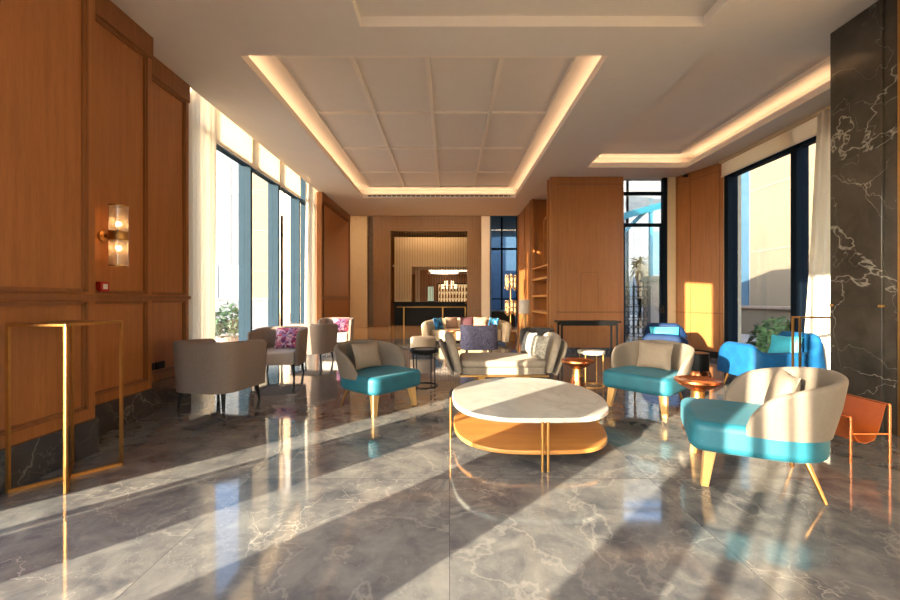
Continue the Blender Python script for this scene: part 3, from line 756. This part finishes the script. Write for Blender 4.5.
# ------------------------------------------------------------------ grey chaise
def chaise_ends(t, L, D, mat, zt=.78):
    for sx in (-1,1):
        path = [(sx*(L/2+.05*math.cos(v*PI/2)), D/2*v) for v in [k/12-1 for k in range(25)]]
        obj('end_cushion', shell(path, .24, lambda u: zt-.03+.05*math.sin(PI*u), .12, .13, 40, .20, .5, sx, thtop=.12), mat, t, smooth=True)
        path = [(sx*(L/2+.11), D/2*v*.96) for v in [k/12-1 for k in range(25)]]
        obj('outer_shell', shell(path, .20, lambda u: zt-.13+.05*math.sin(PI*u), .05, .20, 40, .22, .5, sx), mat, t, smooth=True)
t = thing('chaise', 'silver grey double ended chaise behind the marble coffee table', 'chaise', (.83,6.45,0), .0)
obj('seat_base', MB().prism(round_poly([(-.64,-.46),(.64,-.46),(.64,.46),(-.64,.46)],.10,6,True), .205,.315), M['chaise'], t, bevel=.015)
obj('seat_cushion', MB().prism(round_poly([(-.65,-.48),(.65,-.48),(.65,.47),(-.65,.47)],.12,6,True), .315,.42), M['chaise'], t, bevel=.04, seg=5)
chaise_ends(t, 1.34, .96, M['chaise'])
obj('frame', MB().box(-.66,.66,-.49,-.46,.18,.205).box(-.66,.66,.46,.49,.18,.205).box(-.66,-.63,-.46,.46,.18,.205).box(.63,.66,-.46,.46,.18,.205), M['brass'], t)
for sx, sy in ((-1,-1),(1,-1),(-1,1),(1,1)): obj('leg', MB().box(sx*.34-.05,sx*.34+.05,sy*.44-.012,sy*.44+.012,0,.18), M['brass'], t)
put_pillow('cushion', .40,.36,.13, M['chaise_pil'], (1.38,6.17,.61), -1.15, -.32, 'pale ribbed cushion at the right end of the grey chaise, nearer one', 'pale chaise cushions')
put_pillow('cushion', .40,.36,.13, M['chaise_pil'], (1.35,6.78,.61), -1.35, -.32, 'pale ribbed cushion at the right end of the grey chaise, rear one', 'pale chaise cushions')

# ------------------------------------------------------------------ tub chairs by the left window
def tub_chair(loc, rz, label):
    t = thing('tub_chair', label, 'chair', loc, rz, 'greige tub chairs by the left window')
    path = round_poly([(-.36,-.36),(-.36,.36),(.36,.36),(.36,-.36)], .20, 10)
    obj('backrest', shell(path, .22, lambda u: .80+.04*math.sin(PI*u), .07, .03, 64, .08, .75, -1), M['tub_fab'], t, smooth=True)
    obj('seat', MB().prism(round_poly([(-.32,-.37),(.32,-.37),(.32,.33),(-.32,.33)],.06,5,True), .24,.46), M['tub_seat'], t, bevel=.03)
    for sx, sy in ((-1,-1),(1,-1),(-1,1),(1,1)):
        obj('leg', MB().tube([(sx*.29,sy*.29,.25),(sx*.32,sy*.32,0)], [.028,.016], 10), M['black'], t, smooth=True)
    return t
tc = tub_chair((-2.93,5.13,0), face(.2,.98), 'nearest greige tub chair by the wood wall, back to the viewer')
dup(tc, (-2.96,7.0,0), face(.12,-1), 'greige tub chair with pink floral cushion facing the nearest tub chair')
dup(tc, (-2.90,8.5,0), face(.1,1), 'greige tub chair with sunlit side beyond the pink cushioned tub chair')
dup(tc, (-2.95,10.5,0), face(.12,-1), 'farthest greige tub chair against the left wood wall')
chair_pillow(-2.96,7.0, face(.12,-1), .16, .38, 'pink floral cushion on the second tub chair from the front', M['pink'], .42, .08)
chair_pillow(-2.95,10.5, face(.12,-1), .16, .38, 'pink floral cushion on the farthest tub chair', M['pink'], .42, .08)

# ------------------------------------------------------------------ blue loveseats at right
def loveseat(loc, rz, label, group='blue velvet loveseats', mat='blue'):
    t = thing('loveseat', label, 'sofa', loc, rz, group)
    path = round_poly([(-.50,.42),(-.58,-.36),(.58,-.36),(.60,.44)], [0,.14,.24,0], 10)
    def zt(u):
        sm = lambda a, b: (lambda q: q*q*(3-2*q))(min(1, max(0, (u-a)/(b-a))))
        return .68 - .11*sm(.22,.36) + .26*sm(.60,.76)
    obj('backrest', shell(path, .20, zt, .13, .05, 80, .18, .4, -1), M[mat], t, smooth=True)
    obj('seat', MB().prism(round_poly([(-.52,-.32),(.52,-.32),(.52,.44),(-.48,.44)],.08,5,True), .20,.42), M['navy'], t, bevel=.04)
    for sx, sy in ((-1,-1),(1,-1),(-1,1),(1,1)):
        obj('leg', MB().tube([(sx*.46,sy*.27,.21),(sx*.5,sy*.31,0)], [.022,.012], 10), M['brass'], t, smooth=True)
    return t
lv = loveseat((4.90,6.10,0), .12, 'bright blue velvet loveseat in front of the right window')
loveseat((4.35,8.05,0), 1.05, 'navy blue velvet loveseat in front of the glazed door', mat='navy')
put_pillow('cushion', .44,.36,.13, M['cyan'], (5.20,6.2,.60), -1.25, -.35, 'turquoise cushion on the loveseat by the right window')
put_pillow('cushion', .55,.34,.13, M['cyan'], (4.46,8.28,.60), -.25, -.35, 'turquoise cushion on the loveseat before the glazed door')
t = thing('side_table', 'low black drum side table on copper foot beside the blue loveseat', 'table', (4.35,7.05,0))
obj('drum', MB().lathe([(.001,.10),(.2,.10),(.2,.40),(.001,.40)],40), M['black'], t, smooth=True)
obj('base', MB().lathe([(.001,0),(.23,0),(.23,.03),(.2,.10),(.001,.10)],40), M['copper'], t, smooth=True)

# ------------------------------------------------------------------ magazine rack
t = thing('magazine_rack', 'cognac leather sling magazine rack with copper posts by the marble column', 'rack', (0,0,0))
def sling(p, q, r_, y0, y1, th=.008):
    mb = MB(); pts = [p, tuple(Vector(p).lerp(Vector(q),.5)+Vector((0,-.01))), q]
    pts = [p,q,r_]
    rings = []
    for x, z in pts: rings.append([(x,y0,z),(x,y1,z),(x+th,y1,z),(x+th,y0,z)])
    return mb.loft(rings)
prof = [(3.60,.475),(3.57,.36),(3.54,.26),(3.50,.185),(3.44,.16),(3.38,.17),(3.34,.22),(3.30,.37)]
rings = [[(x,3.30,z),(x,3.86,z),(x+(.006 if i<4 else -.006),3.86,z-.008 if 2<i<6 else z),(x+(.006 if i<4 else -.006),3.30,z-.008 if 2<i<6 else z)] for i,(x,z) in enumerate(prof)]
obj('leather_sling', MB().loft(rings), M['leather'], t, smooth=True)
for x, h in ((3.61,.48),(3.29,.375)):
    for y in (3.28,3.88): obj('post', MB().tube([(x,y,0),(x,y,h)], .011, 10), M['copper'], t, smooth=True)
    obj('rail', MB().tube([(x,3.28,h),(x,3.88,h)], .011, 10), M['copper'], t, smooth=True)
for y in (3.28,3.88): obj('cross_bar', MB().tube([(3.29,y,.24),(3.61,y,.24)], .009, 10), M['copper'], t, smooth=True)

# ------------------------------------------------------------------ far seating
t = thing('sofa', 'curved cream sofa in front of the bar', 'sofa', (.5,11.9,0))
path = [(1.16*math.cos(a), 1.15*math.sin(a)-.25) for a in [PI+.15-(PI+.3)*k/40 for k in range(41)]]
obj('backrest', shell(path, .10, lambda u: .60+.14*math.sin(PI*u)**.6, .20, .06, 70, .2, .6, -1), M['cream'], t, smooth=True)
ins = [(1.04*math.cos(a), 1.04*math.sin(a)-.20) for a in [PI-.1-(PI-.2)*k/30 for k in range(31)]]
ins += [(.62,-.25),(.40,.05),(-.40,.05),(-.62,-.25)]
obj('seat', MB().prism(ins, .10, .42), M['cream'], t, bevel=.03)
for x, y in ((-.9,-.2),(.9,-.2),(-.6,.7),(.6,.7)): obj('leg', MB().tube([(x,y,0),(x,y,.11)], .025), M['black'], t)
for nm, x, y, rz, mt, lb in (('a',-.82,.10,.95,'bluepat','blue zigzag cushion at the left end of the cream sofa'),('b',-.42,.50,.45,'taupe2','taupe cushion left of centre on the cream sofa'),('c',.05,.58,0,'maroon','dark plum cushion in the middle of the cream sofa'),('d',.45,.50,-.4,'taupe2','taupe cushion right of centre on the cream sofa'),('e',.82,.10,-.95,'bluepat','blue zigzag cushion at the right end of the cream sofa')):
    put_pillow('cushion', .42,.36,.13, M[mt], (.5+x,11.9+y,.60), rz, -.25, lb)
t = thing('accent_chair', 'violet tweed barrel chair seen from behind, facing the cream sofa', 'chair', (.72,9.75,0), PI)
path = round_poly([(-.40,-.30),(-.40,.34),(.40,.34),(.40,-.30)], .26, 10)
obj('backrest', shell(path, .14, .72, .09, .0, 60, .1, .6, -1), M['purple'], t, smooth=True)
obj('seat', MB().prism(round_poly([(-.35,-.34),(.35,-.34),(.35,.30),(-.35,.30)],.1,5,True), .14,.44), M['purple'], t, bevel=.03)
for sx, sy in ((-1,-1),(1,-1),(-1,1),(1,1)): obj('leg', MB().tube([(sx*.28,sy*.26,.15),(sx*.30,sy*.28,0)], .016), M['black'], t)
t = thing('side_table', 'small brass side table between the pouf and the violet chair', 'table', (.15,10.75,0))
obj('table_top', MB().lathe([(.001,.48),(.22,.48),(.22,.5),(.001,.5)],32), M['copper'], t)
obj('base', MB().lathe([(.001,0),(.16,0),(.16,.03),(.03,.05),(.03,.48),(.001,.48)],32), M['brass'], t)
t = thing('armchair', 'dark olive brown barrel armchair behind the right end of the grey chaise', 'chair', (1.92,8.7,0), face(-.4,-.9))
path = round_poly([(-.28,-.26),(-.28,.30),(.28,.30),(.28,-.26)], .24, 10)
obj('backrest', shell(path, .14, .70, .08, .02, 60, .1, .6, -1), M['brown_vel'], t, smooth=True)
obj('seat', MB().prism(round_poly([(-.24,-.28),(.24,-.28),(.24,.26),(-.24,.26)],.06,5,True), .14,.44), M['brown_vel'], t, bevel=.03)
for sx, sy in ((-1,-1),(1,-1),(-1,1),(1,1)): obj('leg', MB().tube([(sx*.2,sy*.2,.15),(sx*.22,sy*.22,0)], .014), M['black'], t)
# tripod lamp
t = thing('floor_lamp', 'white drum shade lamp on a wooden tripod by the bookcase', 'lamp', (2.02,10.75,0))
obj('lamp_shade', MB().lathe([(.15,.95),(.145,1.32),(.143,1.32),(.148,.95)],32), M['shade'], t, smooth=True)
for k in range(3):
    a = .4+k*2*PI/3
    obj('leg', MB().tube([(.02*math.cos(a),.02*math.sin(a),.93),(.22*math.cos(a),.22*math.sin(a),0)], [.024,.016], 8), M['wood_leg'], t)
obj('pole', MB().tube([(0,0,.88),(0,0,1.1)], .012), M['brass'], t)
obj('bulb', MB().ball((0,0,1.13),.03), emit('shade bulb',(1,.7,.4,1),8), t)
# crystal floor lamp
t = thing('floor_lamp', 'tall floor lamp with two tiers of glowing crystal tubes', 'lamp', (1.98,12.9,0))
obj('base', MB().lathe([(.001,0),(.17,0),(.17,.30),(.001,.30)],32), M['wood_leg'], t)
obj('pole', MB().tube([(0,0,.30),(0,0,2.15)], .02, 10), M['brass'], t)
for zt in (2.12,1.30):
    obj('ring', MB().lathe([(.17,zt-.25),(.17,zt-.22),(.02,zt-.22),(.02,zt-.25)],24), M['brass'], t)
    for k in range(7):
        a = 2*PI*k/7+.2; h0 = zt-.50+.06*(k%2); x, y = .155*math.cos(a), .155*math.sin(a)
        o = obj('crystal_tube', MB().lathe([(.034,h0),(.034,zt),(.028,zt),(.028,h0)],12,(x,y,0)), M['crystal'], t, smooth=True)
        obj('bulb', MB().tube([(x,y,h0+.1),(x,y,zt-.1)], .014), M['tubeglow'], o)

# ------------------------------------------------------------------ outside
struct('ground', MB().box(-90,90,-60,120,-.35,-.14), M['paving'])
def facade(name, x0, x1, y0, y1, h, mat, label, axis, cw=3.0, rh=1.6, win=None, jm='joint'):
    t = thing(name, label, 'building')
    obj('wall', MB().box(x0,x1,y0,y1,-.14,h), M[mat], t)
    mb = MB(); e = .03
    z = .6
    while z < h:
        if axis == 'y': mb.box(x0,x1,y0-e,y0,z,z+.035)
        else: mb.box(x0-e,x0,y0,y1,z,z+.035)
        z += rh
    k = (x0 if axis == 'y' else y0)+cw
    while k < (x1 if axis == 'y' else y1):
        if axis == 'y': mb.box(k,k+.03,y0-e,y0,0,h)
        else: mb.box(x0-e,x0,k,k+.03,0,h)
        k += cw
    obj('cladding_joints', mb, M[jm], t)
    for (a,b,c,d_) in (win or ()):
        w_ = obj('window', MB().box(a,b,y0-.06,y0-.01,c,d_) if axis == 'y' else MB().box(x0-.06,x0-.01,a,b,c,d_), M['bluegl'], t)
    return t
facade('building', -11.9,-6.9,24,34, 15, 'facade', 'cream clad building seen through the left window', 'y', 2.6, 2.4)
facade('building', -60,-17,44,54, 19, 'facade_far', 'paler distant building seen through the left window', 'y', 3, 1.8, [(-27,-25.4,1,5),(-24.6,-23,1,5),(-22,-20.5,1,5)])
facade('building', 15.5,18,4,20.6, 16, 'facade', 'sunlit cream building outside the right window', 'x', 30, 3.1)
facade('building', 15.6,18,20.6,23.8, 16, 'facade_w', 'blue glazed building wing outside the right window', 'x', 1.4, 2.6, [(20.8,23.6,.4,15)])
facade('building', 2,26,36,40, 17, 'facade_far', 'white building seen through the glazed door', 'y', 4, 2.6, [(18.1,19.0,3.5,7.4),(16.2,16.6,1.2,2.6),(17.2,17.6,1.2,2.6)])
w_ = thing('garden_wall', 'low cream garden wall outside the right window', 'wall')
obj('wall', MB().box(12.4,12.8,13.8,18.6,-.14,.95), M['facade'], w_); obj('coping', MB().box(12.3,12.9,13.75,18.65,.95,1.05), M['stone'], w_)
w_ = thing('garden_wall', 'low cream garden wall outside the left window', 'wall')
obj('wall', MB().box(-16,-6.9,17,17.3,-.14,1.3), M['facade_far'], w_); obj('coping', MB().box(-16.05,-6.85,16.95,17.35,1.3,1.38), M['stone'], w_)
def bush(loc, h, w, n, label, seed, mat='leaf'):
    rnd = random.Random(seed); mb = MB()
    for i in range(n*5):
        a = rnd.uniform(0,2*PI); rr = rnd.random()**.5*w*.5; hz = (.15+.85*rnd.random())*h*math.sqrt(max(.05,1-(rr/(w*.55))**2))
        p = Vector((rr*math.cos(a), rr*math.sin(a), hz)); l = h*rnd.uniform(.07,.13)
        d1 = Vector((rnd.uniform(-1,1),rnd.uniform(-1,1),rnd.uniform(-.3,.8))).normalized(); d2 = d1.cross(Vector((rnd.uniform(-1,1),rnd.uniform(-1,1),1))).normalized()
        mb.add([p-d1*l,p+d2*l*.35,p+d1*l,p-d2*l*.35], [(0,1,2,3)])
    for i in range(9):
        a = i*2.4; mb.tube([(0,0,.05),(.3*w*math.cos(a),.3*w*math.sin(a),h*.7)], .008, 4)
    o = thing('potted_plant', label, 'plant', loc)
    obj('foliage', mb, M[mat], o, solid=.004); obj('pot', MB().lathe([(.001,-.14),(.22*w,-.14),(.28*w,.1),(.001,.1)],20), M['stone'], o)
    return o
bush((7.35,9.0,0.0), 1.0, 1.0, 90, 'leafy green plant outside the right window', 3)
bush((-7.3,13.3,0.0), 1.2, 1.2, 90, 'leafy plant outside the left window', 5)
# palm, gate, pillar, canopy beyond the glazed door
pm = thing('palm_tree', 'slim palm tree beyond the glazed door', 'tree', (9.62,20.2,-.14))
obj('trunk', MB().tube([(0,0,0),(.05,0,1.5),(0,0,3.2)], [.2,.16,.18], 10), M['trunk'], pm, smooth=True)
rnd = random.Random(4); mb = MB()
for i in range(90):
    a = rnd.uniform(0,2*PI); up = rnd.uniform(-.7,.8); p = Vector((0,0,3.1+rnd.random()*.3)); pts = []
    for k in range(6):
        s_ = k/5*.8; pts.append(p+Vector((math.cos(a)*s_*.55, math.sin(a)*s_*.55, up*s_ - .5*s_*s_)))
    for q0, q1 in zip(pts, pts[1:]):
        sd = Vector((-math.sin(a), math.cos(a), .3))*.05; mb.add([q0-sd,q0+sd,q1+sd,q1-sd], [(0,1,2,3)])
obj('fronds', mb, M['dry'], pm, solid=.01)
g = thing('iron_gate', 'ornate wrought iron gate beyond the glazed door', 'gate', (6.55,14.2,-.14), 0, None, 1.0)
obj('gate_frame', MB().bar((-.75,0,.05),(-.75,0,1.95),.06).bar((.56,0,.05),(.56,0,1.95),.06).bar((0,0,.05),(0,0,1.95),.05).bar((-.75,0,1.9),(.56,0,1.9),.05).bar((-.75,0,1.2),(.56,0,1.2),.04).bar((-.75,0,.12),(.56,0,.12),.05), M['black'], g)
mb = MB()
for i in range(8): mb.bar((-.66+i*.165,0,.1),(-.66+i*.165,0,2.1),.02)
obj('bars', mb, M['black'], g); mb = MB()
for i in range(7):
    for z in (.35,.62,.92,1.38,1.66):
        c = (-.58+i*.165,0,z); mb.tube([(c[0]+.07*math.cos(2*PI*k/14),0,z+.12*math.sin(2*PI*k/14)) for k in range(15)], .014, 6)
obj('scrollwork', mb, M['black'], g)
pl = thing('gate_pillar', 'brown stone gate pillar beyond the glazed door', 'pillar', (7.46,14.6,-.14))
obj('shaft', MB().box(-.27,.27,-.27,.27,0,2.1), M['stone'], pl); obj('cap', MB().box(-.34,.34,-.34,.34,2.1,2.2).box(-.29,.29,-.29,.29,2.2,2.3), M['facade'], pl)
cn = thing('canopy', 'blue green steel and glass canopy high beyond the glazed door', 'canopy')
obj('beam', MB().bar((4.6,13.2,3.75),(8.2,14.8,4.9),.22).bar((4.6,13.2,3.75),(4.6,17.5,3.75),.2), plain('teal painted steel', srgb(30,110,130), .4), cn)
obj('beam', MB().bar((5.4,13.6,3.1),(7.3,14.5,4.7),.1), plain('teal painted steel', srgb(30,110,130), .4), cn)
obj('roof_pane', MB().prism([(4.6,13.2),(8.2,14.8),(8.4,17.5),(4.6,17.5)], 4.95, 4.97), M['glass'], cn)
obj('post', MB().box(8.18,8.30,16.3,16.42,-.14,4.95), plain('teal painted steel', srgb(30,110,130), .4), cn)

# ------------------------------------------------------------------ light
w = bpy.data.worlds.new('sky'); sc.world = w; w.use_nodes = True; nt = w.node_tree
bg = nt.nodes['Background']; sky = N(nt, 'ShaderNodeTexSky'); sky.sky_type = 'NISHITA'; sky.sun_disc = False
sky.sun_elevation = math.radians(22); sky.sun_rotation = math.radians(225); sky.air_density = 1.0; sky.dust_density = 1.5
nt.links.new(sky.outputs[0], bg.inputs[0]); bg.inputs[1].default_value = 1.15
EL = math.radians(10)
sd = Vector((math.cos(EL)/math.sqrt(2), math.cos(EL)/math.sqrt(2), -math.sin(EL)))
L_ = bpy.data.lights.new('sun', 'SUN'); L_.energy = 29; L_.angle = math.radians(.4); L_.color = (1,.82,.60)
so_ = bpy.data.objects.new('sun', L_); COL.objects.link(so_); so_.rotation_mode = 'QUATERNION'
so_.rotation_quaternion = sd.to_track_quat('-Z','Y'); so_.location = (-20,-20,12)

# ------------------------------------------------------------------ camera
cd = bpy.data.cameras.new('camera'); cd.lens = 16; cd.sensor_width = 36; cd.sensor_fit = 'HORIZONTAL'
cd.shift_x = .0009; cd.shift_y = -.00156; cd.clip_start = .05; cd.clip_end = 500
co = bpy.data.objects.new('camera', cd); COL.objects.link(co); co.location = (0,0,H); co.rotation_euler = (PI/2,0,0)
sc.camera = co
sc.view_settings.view_transform = 'Standard'; sc.view_settings.look = 'None'; sc.view_settings.gamma = 1
sc.view_settings.use_curve_mapping = False; sc.view_settings.exposure = 0.63
sc.cycles.use_denoising = True; sc.cycles.max_bounces = 8; sc.cycles.diffuse_bounces = 5; sc.cycles.transparent_max_bounces = 16
sc.cycles.sample_clamp_indirect = 6; sc.cycles.caustics_reflective = False; sc.cycles.caustics_refractive = False
